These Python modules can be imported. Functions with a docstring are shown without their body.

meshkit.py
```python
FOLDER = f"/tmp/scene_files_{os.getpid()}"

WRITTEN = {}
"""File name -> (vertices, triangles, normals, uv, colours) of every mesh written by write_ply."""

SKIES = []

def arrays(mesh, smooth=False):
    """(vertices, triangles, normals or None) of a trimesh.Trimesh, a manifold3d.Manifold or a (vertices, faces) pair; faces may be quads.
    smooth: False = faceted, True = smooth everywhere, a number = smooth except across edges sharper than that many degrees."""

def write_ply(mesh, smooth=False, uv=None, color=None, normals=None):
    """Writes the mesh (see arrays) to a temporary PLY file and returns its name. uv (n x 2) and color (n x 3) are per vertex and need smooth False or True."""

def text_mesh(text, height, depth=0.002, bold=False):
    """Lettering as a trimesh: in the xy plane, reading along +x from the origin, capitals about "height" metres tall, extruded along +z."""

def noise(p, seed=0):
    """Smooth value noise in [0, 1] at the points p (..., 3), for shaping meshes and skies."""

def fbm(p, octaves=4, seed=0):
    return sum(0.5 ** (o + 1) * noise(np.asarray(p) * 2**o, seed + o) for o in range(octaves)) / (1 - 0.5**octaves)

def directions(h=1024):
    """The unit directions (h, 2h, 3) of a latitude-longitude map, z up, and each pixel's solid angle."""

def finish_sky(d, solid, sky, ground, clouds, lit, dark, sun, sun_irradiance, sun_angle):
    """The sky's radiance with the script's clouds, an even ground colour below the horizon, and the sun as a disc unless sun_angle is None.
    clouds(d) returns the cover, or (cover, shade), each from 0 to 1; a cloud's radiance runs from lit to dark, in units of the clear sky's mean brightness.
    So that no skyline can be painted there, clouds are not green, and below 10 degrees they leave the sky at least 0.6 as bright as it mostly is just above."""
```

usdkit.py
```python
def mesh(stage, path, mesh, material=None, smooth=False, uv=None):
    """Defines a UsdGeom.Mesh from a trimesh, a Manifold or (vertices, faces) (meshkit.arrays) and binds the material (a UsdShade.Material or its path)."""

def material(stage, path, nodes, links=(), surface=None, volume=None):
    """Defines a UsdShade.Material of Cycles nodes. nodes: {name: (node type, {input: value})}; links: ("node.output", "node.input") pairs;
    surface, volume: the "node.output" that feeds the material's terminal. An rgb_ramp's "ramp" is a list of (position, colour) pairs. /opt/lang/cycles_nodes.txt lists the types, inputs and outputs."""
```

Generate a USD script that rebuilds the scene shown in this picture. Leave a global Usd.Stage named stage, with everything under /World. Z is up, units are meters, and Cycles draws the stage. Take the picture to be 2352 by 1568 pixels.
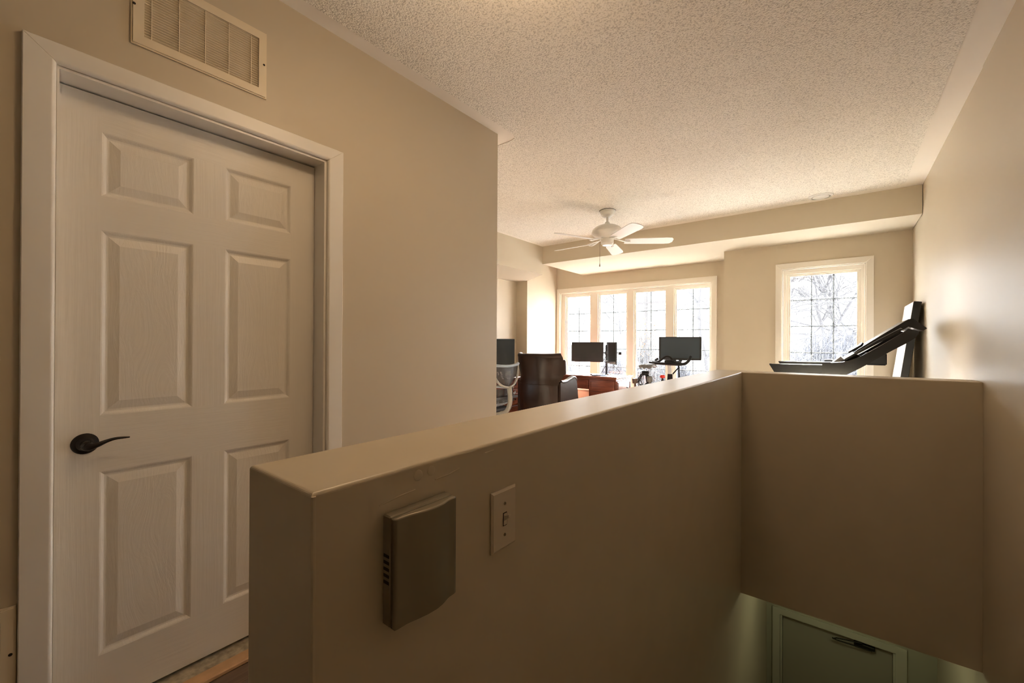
import math, random
import numpy as np, trimesh, usdkit, meshkit
import manifold3d as m3
from shapely.geometry import Polygon, box as sbox, Point
from shapely.ops import unary_union
from pxr import Usd, UsdGeom, UsdLux, UsdShade, Sdf, Gf

stage = Usd.Stage.CreateInMemory()
UsdGeom.SetStageUpAxis(stage, UsdGeom.Tokens.z)
UsdGeom.SetStageMetersPerUnit(stage, 1.0)
UsdGeom.Xform.Define(stage, '/World')
random.seed(7); rng = np.random.default_rng(7)

# ---------------------------------------------------------------- camera, sky, sun, exposure
EXPOSURE = 1.62
SKY = 1.15
SUN = 14.5
SUN_DIR = (0.04, -0.80, -0.34)        # the way the light travels
LAMP = 7.5                             # hall ceiling lamp behind and above the camera
LOWER = 4.2                            # lamp in the lower hall
EYE = 1.25
cam = UsdGeom.Camera.Define(stage, '/World/camera')
cam.CreateHorizontalApertureAttr(36.0)
cam.CreateVerticalApertureAttr(24.0)
cam.CreateFocalLengthAttr(36.0 * 962.86 / 2352)
cam.CreateFStopAttr(0.0)
cam.CreateClippingRangeAttr(Gf.Vec2f(0.02, 2000))
cam.CreateExposureAttr(EXPOSURE)
yaw, pitch, roll = 0.665088, 0.00205, 0.0052056
r = np.array([math.cos(yaw), math.sin(yaw), 0]); fw = np.array([-math.sin(yaw), math.cos(yaw), 0]); up = np.array([0, 0, 1.0])
fw, up = fw * math.cos(pitch) + up * math.sin(pitch), up * math.cos(pitch) - fw * math.sin(pitch)
r, up = r * math.cos(roll) + up * math.sin(roll), up * math.cos(roll) - r * math.sin(roll)
cam.AddTransformOp().Set(Gf.Matrix4d(*[float(v) for v in (*r, 0, *up, 0, *(-fw), 0, 0, 0, EYE, 1)]))

dome = UsdLux.DomeLight.Define(stage, '/World/sky')
dome.CreateIntensityAttr(SKY); dome.CreateColorAttr(Gf.Vec3f(0.94, 0.97, 1.0))
sun = UsdLux.DistantLight.Define(stage, '/World/sun')
sun.CreateIntensityAttr(SUN); sun.CreateNormalizeAttr(True); sun.CreateAngleAttr(1.0); sun.CreateColorAttr(Gf.Vec3f(1.0, 0.98, 0.94))
_d = Gf.Vec3d(*SUN_DIR).GetNormalized()
sun.AddTransformOp().Set(Gf.Matrix4d(Gf.Rotation(Gf.Vec3d(0, 0, -1), _d), Gf.Vec3d(0, 0, 8)))

# ---------------------------------------------------------------- materials
def lin(*c):
    c = np.array(c, float) / 255
    return tuple(np.where(c <= 0.04045, c / 12.92, ((c + 0.055) / 1.055) ** 2.4))

M = {}
def mat(name, col, rough=0.5, spec=0.5, metal=0.0, coat=0.0, bump=None, vary=None, **kw):
    """plain principled, with optional noise relief (scale, strength, distance) and slight tone variation (scale, amount)"""
    nodes = {'p': ('principled_bsdf', dict(base_color=col, roughness=rough, specular_ior_level=spec, metallic=metal, coat_weight=coat, **kw))}
    links = []
    if bump or vary:
        nodes['g'] = ('geometry', {})
    if bump:
        nodes['bn'] = ('noise_texture', dict(scale=bump[0], detail=3.0))
        nodes['bu'] = ('bump', dict(strength=bump[1], distance=bump[2]))
        links += [('g.position', 'bn.vector'), ('bn.fac', 'bu.height'), ('bu.normal', 'p.normal')]
    if vary:
        nodes['vn'] = ('noise_texture', dict(scale=vary[0], detail=4.0))
        a = np.array(col)
        nodes['vr'] = ('rgb_ramp', {'ramp': [(0.3, tuple(a * (1 - vary[1]))), (0.7, tuple(np.minimum(a * (1 + vary[1]), 1)))]})
        links += [('g.position', 'vn.vector'), ('vn.fac', 'vr.fac'), ('vr.color', 'p.base_color')]
    M[name] = usdkit.material(stage, '/World/Looks/' + name, nodes, links, surface='p.BSDF')
    return M[name]

WALL = (0.58, 0.50, 0.375)
mat('wall_paint', WALL, rough=0.44, spec=0.55, bump=(220, 0.05, 0.002), vary=(1.3, 0.02))
mat('half_wall_paint', WALL, rough=0.36, spec=0.5, bump=(160, 0.05, 0.002), vary=(6, 0.025))
mat('soffit_paint', (0.60, 0.53, 0.41), rough=0.8, spec=0.15)
mat('white_paint', (0.80, 0.76, 0.69), rough=0.35, spec=0.45)
mat('window_paint', (0.80, 0.75, 0.66), rough=0.4, spec=0.4)
mat('smooth_ceiling', (0.90, 0.84, 0.74), rough=0.75, spec=0.3)
mat('vent_paint', (0.74, 0.64, 0.47), rough=0.4)
mat('dark_gap', (0.02, 0.015, 0.01), rough=0.8)
mat('bronze', (0.012, 0.009, 0.008), rough=0.32, spec=0.5, metal=0.3)
mat('chime_plastic', (0.27, 0.235, 0.175), rough=0.26, spec=0.5, metal=0.25)
mat('switch_plastic', (0.66, 0.57, 0.45), rough=0.3)
mat('screw', (0.30, 0.25, 0.18), rough=0.4, metal=0.5)
mat('fan_white', (0.78, 0.76, 0.70), rough=0.3)
mat('black_plastic', (0.007, 0.007, 0.008), rough=0.35, spec=0.35)
mat('satin_black', (0.007, 0.007, 0.008), rough=0.22, spec=0.5, coat=0.3)
mat('screen_glass', (0.065, 0.085, 0.105), rough=0.05, spec=0.8)
mat('tv_screen', (0.012, 0.013, 0.012), rough=0.2, spec=0.25)
mat('matte_screen', (0.02, 0.021, 0.021), rough=0.16, spec=0.7)
mat('bezel', (0.018, 0.02, 0.022), rough=0.35)
mat('leather', (0.028, 0.0145, 0.009), rough=0.36, spec=0.32, bump=(60, 0.10, 0.004), vary=(9, 0.25))
mat('grey_frame', (0.30, 0.28, 0.245), rough=0.35)
mat('grey_blue', (0.28, 0.33, 0.38), rough=0.3)
mat('chair_dark', (0.05, 0.05, 0.055), rough=0.6)
mat('steel', (0.55, 0.56, 0.57), rough=0.25, metal=0.9)
mat('bike_white', (0.62, 0.66, 0.68), rough=0.25)
mat('red_plastic', (0.80, 0.03, 0.02), rough=0.35)
mat('rack_brown', (0.08, 0.045, 0.035), rough=0.45)
mat('rack_grey', (0.13, 0.13, 0.13), rough=0.4)
mat('canvas_edge', (0.012, 0.013, 0.015), rough=0.5)
mat('paper', (0.80, 0.80, 0.80), rough=0.7)
mat('blue_paper', (0.30, 0.42, 0.62), rough=0.5)
mat('lower_paint', (0.52, 0.50, 0.38), rough=0.45, spec=0.4)
mat('lower_white', (0.68, 0.65, 0.52), rough=0.4)
mat('lower_door', (0.47, 0.44, 0.34), rough=0.5)
mat('dark_metal', (0.05, 0.045, 0.03), rough=0.4, metal=0.6)
mat('stair_carpet', (0.20, 0.14, 0.09), rough=0.95, spec=0.1, bump=(300, 0.4, 0.004))
mat('slab', (0.35, 0.30, 0.24), rough=0.9)
mat('pine', (0.62, 0.38, 0.20), rough=0.5, vary=(14, 0.12))
mat('old_sill', (0.42, 0.36, 0.26), rough=0.8, vary=(40, 0.3))
mat('snowy_ground', (0.36, 0.36, 0.38), rough=0.9, vary=(0.25, 0.25))
mat('bark', (0.13, 0.128, 0.132), rough=0.9, spec=0.1)
mat('bark_dark', (0.04, 0.035, 0.033), rough=0.9, spec=0.1)
mat('bush', (0.14, 0.142, 0.156), rough=0.9, spec=0.1)
mat('rust_leaf', (0.22, 0.15, 0.11), rough=0.8, spec=0.1)
mat('pole_wood', (0.11, 0.105, 0.105), rough=0.9, spec=0.1)
mat('brick_far', (0.36, 0.20, 0.16), rough=0.9)
mat('roof_far', (0.22, 0.21, 0.22), rough=0.9)

def usd(name, nodes, links, surface='p.BSDF'):
    M[name] = usdkit.material(stage, '/World/Looks/' + name, nodes, links, surface=surface)

# popcorn ceiling: grains in relief
usd('popcorn', {
    'g': ('geometry', {}), 'n': ('noise_texture', dict(scale=125.0, detail=2.5, roughness=0.6)),
    'b': ('bump', dict(strength=0.75, distance=0.010)),
    'r': ('rgb_ramp', {'ramp': [(0.30, (0.57, 0.525, 0.445)), (0.52, (0.92, 0.87, 0.77))]}),
    'p': ('principled_bsdf', dict(roughness=0.9, specular_ior_level=0.15))},
    [('g.position', 'n.vector'), ('n.fac', 'b.height'), ('b.normal', 'p.normal'), ('n.fac', 'r.fac'), ('r.color', 'p.base_color')])
# moulded door skin: white paint over a pressed vertical grain; warp bends the lines into arches on the panels
def grain(name, fine, warp, col, strength, dist, rough=0.38):
    usd(name, {
        'g': ('geometry', {}), 'wm': ('mapping', dict(scale=(1, 9, 2.6))), 'wn': ('noise_texture', dict(scale=1.0, detail=1.0)),
        'ws': ('vector_math', dict(math_type='scale', scale=warp)), 'wa': ('vector_math', dict(math_type='add')),
        'm': ('mapping', dict(scale=fine)), 'n': ('noise_texture', dict(scale=1.0, detail=3.0, roughness=0.55)),
        'b': ('bump', dict(strength=strength, distance=dist)),
        'p': ('principled_bsdf', dict(base_color=col, roughness=rough, specular_ior_level=0.45))},
        [('g.position', 'wm.vector'), ('wm.vector', 'wn.vector'), ('wn.color', 'ws.vector1'), ('ws.vector', 'wa.vector1'), ('g.position', 'wa.vector2'),
         ('wa.vector', 'm.vector'), ('m.vector', 'n.vector'), ('n.fac', 'b.height'), ('b.normal', 'p.normal')])
grain('door_grain', (125, 125, 3.2), 0.015, (0.80, 0.755, 0.68), 0.17, 0.004)
grain('door_rail_grain', (125, 3.2, 125), 0.015, (0.80, 0.755, 0.68), 0.17, 0.004)
grain('door_panel_grain', (110, 110, 3.2), 0.16, (0.80, 0.755, 0.68), 0.24, 0.004)

def wood(name, c0, c1, sc, rough=0.3, coat=0.0, spec=0.5):
    usd(name, {
        'g': ('texture_coordinate', {}), 'm': ('mapping', dict(scale=sc)),
        'n': ('noise_texture', dict(scale=1.0, detail=5.0, distortion=1.2)),
        'r': ('rgb_ramp', {'ramp': [(0.25, c0), (0.75, c1)]}),
        'p': ('principled_bsdf', dict(roughness=rough, specular_ior_level=spec, coat_weight=coat, coat_roughness=0.12))},
        [('g.object', 'm.vector'), ('m.vector', 'n.vector'), ('n.fac', 'r.fac'), ('r.color', 'p.base_color')])
wood('cherry', (0.13, 0.030, 0.013), (0.26, 0.075, 0.034), (3, 14, 22), rough=0.28, coat=0.25)
wood('cherry_dark', (0.09, 0.014, 0.006), (0.16, 0.03, 0.012), (3, 14, 22), rough=0.3, coat=0.25)
for i, k in enumerate((0.8, 1.0, 1.25)):
    wood('plank_%d' % i, tuple(np.array((0.12, 0.075, 0.050)) * k), tuple(np.array((0.24, 0.16, 0.115)) * k), (26, 2.2, 5), rough=0.4)

# window glass: lets the sun through, mirrors at a glance
usd('window_glass', {'f': ('fresnel', dict(IOR=1.45)), 't': ('transparent_bsdf', dict(color=(0.98, 0.99, 0.99))), 'gl': ('glossy_bsdf', dict(color=(1, 1, 1), roughness=0.02)),
                     'x': ('mix_closure', {})},
    [('f.fac', 'x.fac'), ('t.BSDF', 'x.closure1'), ('gl.BSDF', 'x.closure2')], surface='x.closure')
# open woven back of the mesh chair
def weave(name, col, s, thick):
    usd(name, {'g': ('texture_coordinate', {}), 'm': ('mapping', dict(scale=(s, s, s))), 'v': ('voronoi_texture', dict(scale=1.0, feature='distance_to_edge', randomness=0.35)),
               'k': ('math', dict(math_type='less_than', value2=thick)), 't': ('transparent_bsdf', {}), 'p': ('principled_bsdf', dict(base_color=col, roughness=0.45)), 'x': ('mix_closure', {})},
        [('g.object', 'm.vector'), ('m.vector', 'v.vector'), ('v.distance', 'k.value1'), ('k.value', 'x.fac'), ('t.BSDF', 'x.closure1'), ('p.BSDF', 'x.closure2')], surface='x.closure')
weave('mesh_weave', (0.045, 0.04, 0.034), 75, 0.22)
weave('mesh_seat', (0.45, 0.48, 0.52), 45, 0.16)
# picture print on the leaning canvas: pale field with a few soft blue and red-brown strokes
usd('canvas_print', {'g': ('texture_coordinate', {}), 'm': ('mapping', dict(scale=(3, 3, 2.2))), 'n': ('noise_texture', dict(scale=1.0, detail=3.0, distortion=1.5)),
                     'r': ('rgb_ramp', {'ramp': [(0.30, (0.45, 0.36, 0.33)), (0.42, (0.74, 0.70, 0.67)), (0.55, (0.80, 0.79, 0.79)), (0.66, (0.48, 0.52, 0.60))]}),
                     'p': ('principled_bsdf', dict(roughness=0.6))},
    [('g.object', 'm.vector'), ('m.vector', 'n.vector'), ('n.fac', 'r.fac'), ('r.color', 'p.base_color')])
def emit(name, col, strength):
    usd(name, {'p': ('principled_bsdf', dict(base_color=(0.9, 0.9, 0.85), roughness=0.4, emission_color=col, emission_strength=strength))}, [])
emit('lamp_glass', (1.0, 0.70, 0.42), LAMP)
emit('lower_lamp_glass', (0.97, 1.0, 0.66), LOWER)

# ---------------------------------------------------------------- helpers
_names = {}
def numbered(parent, name):
    k = (parent, name); n = _names.get(k, 0); _names[k] = n + 1
    return f'{parent}/{name}' if n == 0 else f'{parent}/{name}_{n:03d}'

def tag(p, label=None, cat=None, group=None, kind=None):
    p = p.GetPrim() if hasattr(p, 'GetPrim') else p
    for k, v in (('label', label), ('category', cat), ('group', group), ('kind', kind)):
        if v: p.SetCustomDataByKey(k, v)
    return p

def thing(name, label, cat, loc=(0, 0, 0), rotz=0.0, group=None, kind=None):
    x = UsdGeom.Xform.Define(stage, numbered('/World', name))
    x.AddTranslateOp().Set(Gf.Vec3d(*map(float, loc))); x.AddRotateZOp().Set(float(rotz))
    return tag(x, label, cat, group, kind)

def part(parent, name, mesh, m, smooth=30, label=None, kind=None):
    path = numbered(str(parent.GetPath()), name)
    o = usdkit.mesh(stage, path, mesh, M[m], smooth=smooth)
    return tag(o, label, None, None, kind)

def one(name, mesh, m, label, cat, group=None, kind=None, smooth=30):
    o = usdkit.mesh(stage, numbered('/World', name), mesh, M[m], smooth=smooth)
    return tag(o, label, cat, group, kind)

cat_ = trimesh.util.concatenate
def box(x0, y0, z0, x1, y1, z1, b=0.0):
    lo, hi = np.minimum((x0, y0, z0), (x1, y1, z1)), np.maximum((x0, y0, z0), (x1, y1, z1))
    c, h = (lo + hi) / 2, (hi - lo) / 2
    if b <= 0:
        m = trimesh.creation.box(h * 2); m.apply_translation(c); return m
    b = min(b, h.min() * 0.9); pts = []
    for s in np.ndindex(2, 2, 2):
        s = np.array(s) * 2 - 1
        for k in range(3):
            q = h - b; q[k] = h[k]; pts.append(c + s * q)
    return trimesh.convex.convex_hull(np.array(pts))

def rbox(x0, y0, z0, x1, y1, z1, rad=0.01, n=8):
    lo, hi = np.minimum((x0, y0, z0), (x1, y1, z1)), np.maximum((x0, y0, z0), (x1, y1, z1))
    s = trimesh.creation.icosphere(2, rad).vertices
    pts = [s + np.where(np.array(k) == 1, hi - rad, lo + rad) for k in np.ndindex(2, 2, 2)]
    return trimesh.convex.convex_hull(np.vstack(pts))

def cyl(a, b, r0, r1=None, n=20):
    a, b = np.array(a, float), np.array(b, float); r1 = r0 if r1 is None else r1
    return tube([a, b], [r0, r1], n)

def smoothpath(p, n=6):
    """Catmull-Rom through the points"""
    p = np.array(p, float); q = np.vstack([2 * p[0] - p[1], p, 2 * p[-1] - p[-2]]); out = []
    for i in range(1, len(q) - 2):
        for t in np.linspace(0, 1, n, endpoint=False):
            a, b, c, d = q[i - 1:i + 3]
            out.append(0.5 * (2 * b + (c - a) * t + (2 * a - 5 * b + 4 * c - d) * t * t + (3 * b - a - 3 * c + d) * t ** 3))
    return np.array(out + [p[-1]])

def tube(pts, radii, n=10, caps=True, squash=1.0):
    p = np.array(pts, float); R = np.broadcast_to(np.array(radii, float), (len(p),))
    t = np.gradient(p, axis=0); t /= np.linalg.norm(t, axis=1, keepdims=True) + 1e-12
    ref = np.array([0, 0, 1.0]) if abs(t[0][2]) < 0.9 else np.array([1.0, 0, 0])
    a = np.cross(t[0], ref); a /= np.linalg.norm(a); A = []
    for k in range(len(p)):
        a = a - t[k] * a.dot(t[k]); a /= np.linalg.norm(a); A.append(a.copy())
    A = np.array(A); B = np.cross(t, A); ang = np.arange(n) * 2 * np.pi / n
    v = p[:, None] + R[:, None, None] * (np.cos(ang)[None, :, None] * A[:, None] + squash * np.sin(ang)[None, :, None] * B[:, None])
    f = []
    for i in range(len(p) - 1):
        for j in range(n):
            k = (j + 1) % n
            f += [[i * n + j, i * n + k, (i + 1) * n + k], [i * n + j, (i + 1) * n + k, (i + 1) * n + j]]
    V = v.reshape(-1, 3)
    if caps:
        o = len(V); V = np.vstack([V, p[0], p[-1]]); L = (len(p) - 1) * n
        for j in range(n):
            k = (j + 1) % n; f += [[o, k, j], [o + 1, L + j, L + k]]
    return trimesh.Trimesh(V, np.array(f), process=False)

def lathe(prof, n=40, loc=(0, 0, 0)):
    m = trimesh.creation.revolve(np.array(prof, float), sections=n); m.apply_translation(loc)
    return m

def prism(poly, z0, z1):
    poly = poly if hasattr(poly, 'exterior') or hasattr(poly, 'geoms') else Polygon(poly)
    ms = [trimesh.creation.extrude_polygon(g, z1 - z0, engine='earcut') for g in getattr(poly, 'geoms', [poly])]
    m = cat_(ms); m.apply_translation((0, 0, z0)); return m

def prism_x(poly, x0, x1):       # polygon in (y, z), pushed along x
    m = prism(poly, 0, x1 - x0); v = m.vertices.copy()
    return trimesh.Trimesh(np.c_[v[:, 2] + x0, v[:, 0], v[:, 1]], m.faces, process=False)
def prism_y(poly, y0, y1):       # polygon in (x, z), pushed along y
    m = prism(poly, 0, y1 - y0); v = m.vertices.copy()
    return trimesh.Trimesh(np.c_[v[:, 0], y1 - v[:, 2], v[:, 1]], m.faces, process=False)

def move(m, loc=(0, 0, 0), rx=0, ry=0, rz=0):
    m = m.copy(); T = trimesh.transformations.euler_matrix(math.radians(rx), math.radians(ry), math.radians(rz), 'sxyz')
    T[:3, 3] = loc; m.apply_transform(T); return m

def loft(rings):
    """closed rings of equal length, joined; last ring capped flat"""
    n = len(rings[0]); V = np.vstack(rings); f = []
    for i in range(len(rings) - 1):
        for j in range(n):
            k = (j + 1) % n
            f += [[i * n + j, i * n + k, (i + 1) * n + k], [i * n + j, (i + 1) * n + k, (i + 1) * n + j]]
    o = (len(rings) - 1) * n
    for j in range(1, n - 1): f.append([o, o + j, o + j + 1])
    return trimesh.Trimesh(V, np.array(f), process=False)

def sheet(fn, nu, nv, thick, closed=False):
    """a curved slab from fn(u, v) -> point, u, v in 0..1, thickened along its normal"""
    U, V = np.meshgrid(np.linspace(0, 1, nu), np.linspace(0, 1, nv), indexing='ij')
    P = np.array([[fn(u, v) for u, v in zip(a, b)] for a, b in zip(U, V)])
    du, dv = np.gradient(P, axis=0), np.gradient(P, axis=1)
    N = np.cross(du, dv); N /= np.linalg.norm(N, axis=2, keepdims=True) + 1e-12
    T = np.array([[thick(u, v) if callable(thick) else thick for u, v in zip(a, b)] for a, b in zip(U, V)])[..., None]
    A, B = P.reshape(-1, 3), (P + N * T).reshape(-1, 3); o = len(A); f = []
    ix = lambda i, j: i * nv + j
    for i in range(nu - 1):
        for j in range(nv - 1):
            a, b, c, d = ix(i, j), ix(i + 1, j), ix(i + 1, j + 1), ix(i, j + 1)
            f += [[a, c, b], [a, d, c], [o + a, o + b, o + c], [o + a, o + c, o + d]]
    rim = [ix(i, 0) for i in range(nu)] + [ix(nu - 1, j) for j in range(1, nv)] + [ix(i, nv - 1) for i in range(nu - 2, -1, -1)] + [ix(0, j) for j in range(nv - 2, 0, -1)]
    for a, b in zip(rim, rim[1:] + rim[:1]): f += [[a, b, o + b], [a, o + b, o + a]]
    m = trimesh.Trimesh(np.vstack([A, B]), np.array(f), process=False); m.fix_normals(); return m

# ================================================================ THE SETTING
CEIL = 2.665; SOF = 2.405; LSOF = 2.253; HW = 1.062; LOWC = -0.39; LOWF = -3.16
XL, XR = -1.84, 0.563; YL = 2.177            # hall: left wall face, right wall face, end of the left wall
YB, YR = 6.42, 5.79                          # recessed window wall, right window wall
XA, XB, YP = -4.24, -4.02, 5.52              # far left wall, its projecting pier, where the pier starts
HX0, HX1, HY0, HY1, HY2 = -0.703, -0.513, 0.255, 3.11, 3.29
XS = -1.158
YBACK = -2.0

room = Polygon([(XL, YBACK), (XR, YBACK), (XR, YR), (XS, YR), (XS, YB), (XB, YB), (XB, YP), (XA, YP), (XA, YL), (XL, YL)])
well = sbox(HX0, HY0, XR + 0.2, HY2)
def S(name, mesh, m, label, cat, **k): return one(name, mesh, m, label, cat, kind='structure', **k)

# floor: slab and dark planks running along the hall
fl = thing('floor', 'dark brown wood plank floor of the upper storey', 'floor', kind='structure')
part(fl, 'subfloor', prism(room.difference(well), LOWC, -0.0121), 'slab', smooth=False)
pw, pl, kx = 0.148, 1.5, 0
x = XA
pgrid = unary_union([sbox(XL, YBACK, HX0, HY2), sbox(XA, YL, XR, YB)]).union(sbox(XL, YBACK, XR, HY0)).intersection(room).difference(well)
while x < XR:
    y = YBACK - (kx * 0.55) % pl
    while y < YB:
        g = sbox(x + 0.0008, y + 0.0008, x + pw - 0.0008, y + pl - 0.0008).intersection(pgrid)
        for q in getattr(g, 'geoms', [g]):
            if q.geom_type == 'Polygon' and q.area > 0.004:
                part(fl, 'plank', prism(q, -0.012, 0.0), 'plank_%d' % rng.integers(3), smooth=False)
        y += pl
    x += pw; kx += 1

# ceiling
ce = thing('ceiling', 'white ceiling with popcorn texture and a smooth painted border', 'ceiling', kind='structure')
part(ce, 'slab', prism(room.buffer(0.12, join_style=2), CEIL, CEIL + 0.16), 'smooth_ceiling', smooth=False)
inner = Polygon([(XL + 0.086, YBACK + 0.05), (XR - 0.120, YBACK + 0.05), (XR - 0.120, 5.02), (-3.42, 5.09), (-3.42, YL + 0.11), (XL + 0.01, YL + 0.125), (XL + 0.06, YL + 0.11), (XL + 0.085, YL + 0.06)])
part(ce, 'textured_field', prism(inner.buffer(-0.02).buffer(0.02), CEIL - 0.004, CEIL), 'popcorn', smooth=False)
# soffits
S('trim_1', box(-3.47, 5.14, SOF, XR, YB, CEIL - 0.0005), 'soffit_paint', 'wide beige dropped soffit running above both windows', 'soffit', smooth=False)
S('trim_2', prism([(-3.47, YL), (-3.47, 5.1395), (-4.02, YP + 0.01), (XA, YP + 0.01), (XA, YL)], LSOF, CEIL - 0.0005), 'soffit_paint', 'lower beige soffit along the far left wall', 'soffit', smooth=False)

# walls
DOOR_Y0, DOOR_Y1, DOOR_Z = 0.1417, 0.975, 2.0697
wl = Polygon([(YBACK - 0.12, -0.012), (YBACK - 0.12, CEIL), (YL, CEIL), (YL, -0.012)]).difference(sbox(DOOR_Y0, -0.1, DOOR_Y1, DOOR_Z)).difference(sbox(0.338, 2.262, 0.688, 2.458))
S('wall_left', prism_x(wl, XL - 0.12, XL), 'wall_paint', 'beige hall wall around the white panel door', 'wall', smooth=False)
S('wall_return', box(XA - 0.12, YL - 0.12, -0.012, XL - 0.12, YL, CEIL), 'wall_paint', 'beige wall hidden behind the end of the hall wall', 'wall', smooth=False)
S('wall_far_left', prism([(XA - 0.12, YL), (XA, YL), (XA, YP), (XB, YP), (XB, YB + 0.15), (XA - 0.12, YB + 0.15)], -0.012, CEIL), 'wall_paint', 'beige far left wall with a projecting pier beside the wide window', 'wall', smooth=False)
S('wall_back', box(XL, YBACK - 0.12, LOWF, XR, YBACK, CEIL), 'wall_paint', 'beige wall behind the camera at the end of the hall', 'wall', smooth=False)
wr = Polygon([(YBACK - 0.12, LOWF), (YBACK - 0.12, CEIL), (HY1 + 0.03, CEIL), (HY1 + 0.03, LOWC), (4.40, LOWC), (4.40, LOWF)])
wright = thing('wall_right', 'long beige right wall with a glossy window reflection', 'wall', kind='structure')
part(wright, 'stair_side', prism_x(wr, XR, XR + 0.12), 'wall_paint', smooth=False)
part(wright, 'window_side', box(XR + 0.004, HY1 + 0.03, LOWC, XR + 0.12, YR + 0.15, CEIL), 'wall_paint', smooth=False)
W1 = (-3.955, -1.435, 0.47, 2.125)            # rough opening of the wide window: x0, x1, z0, z1
W2 = (-0.545, 0.209, 0.47, 2.115)
S('wall_window', prism_y(sbox(XB, -0.012, XS + 0.15, CEIL).difference(sbox(W1[0], W1[2], W1[1], W1[3])), YB, YB + 0.15), 'wall_paint', 'recessed beige wall around the wide four-part window', 'wall', smooth=False)
S('wall_step', box(XS, YR + 0.15, -0.012, XS + 0.15, YB, CEIL), 'wall_paint', 'short beige side wall of the window recess', 'wall', smooth=False)
S('wall_window_right', prism_y(sbox(XS, -0.012, XR + 0.12, CEIL).difference(sbox(W2[0], W2[2], W2[1], W2[3])), YR, YR + 0.15), 'wall_paint', 'beige wall around the smaller right window', 'wall', smooth=False)

# stair half wall (an L) with eased edges, patched spots
hwp = Polygon([(HX0, HY0), (HX1, HY0), (HX1, HY1), (XR - 0.0005, HY1), (XR - 0.0005, HY2), (HX0, HY2)])
def inset(p, d):
    """mitred inward offset of a CCW ring, same number of points"""
    p = np.array(p, float); a, b = p - np.roll(p, 1, 0), np.roll(p, -1, 0) - p
    na = np.c_[-a[:, 1], a[:, 0]] / np.linalg.norm(a, axis=1)[:, None]; nb = np.c_[-b[:, 1], b[:, 0]] / np.linalg.norm(b, axis=1)[:, None]
    m = na + nb; m *= (2 / np.maximum((m * m).sum(1), 0.2))[:, None]
    return p + m * d
def eased(poly, z0, z1, e=0.006, n=5, bottom=False):
    """an upright slab whose top edges (and bottom ones, if asked) are rounded over"""
    c = np.array(poly.exterior.coords)[:-1]
    if not poly.exterior.is_ccw: c = c[::-1]
    arc = [(e * (1 - math.cos(t)), z1 - e + e * math.sin(t)) for t in np.linspace(0, math.pi / 2, n + 1)]
    low = [(e * (1 - math.sin(t)), z0 + e * (1 - math.cos(t))) for t in np.linspace(0, math.pi / 2, n + 1)] if bottom else [(0, z0)]
    rings = [np.c_[inset(c, d), np.full(len(c), z)] for d, z in low + arc]
    k = len(c); V = np.vstack(rings); f = []
    for q in range(len(rings) - 1):
        for a in range(k):
            b = (a + 1) % k; f += [[q * k + a, q * k + b, q * k + k + b], [q * k + a, q * k + k + b, q * k + k + a]]
    for q, flip in ((0, True), (len(rings) - 1, False)):
        tv, tf = trimesh.creation.triangulate_polygon(Polygon(rings[q][:, :2]), engine='earcut')
        near = ((rings[q][:, None, :2] - np.array(tv)[None]) ** 2).sum(2).argmin(0) + q * k
        for t in np.array(tf):
            t = near[t]; w = V[t]; up_ = np.cross(w[1] - w[0], w[2] - w[0])[2] > 0
            f.append(list(t[::-1]) if up_ == flip else list(t))
    return trimesh.Trimesh(V, np.array(f), process=False)
hwall = thing('wall_stair', 'L-shaped beige half wall around the open stairwell', 'half wall', kind='structure')
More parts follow.
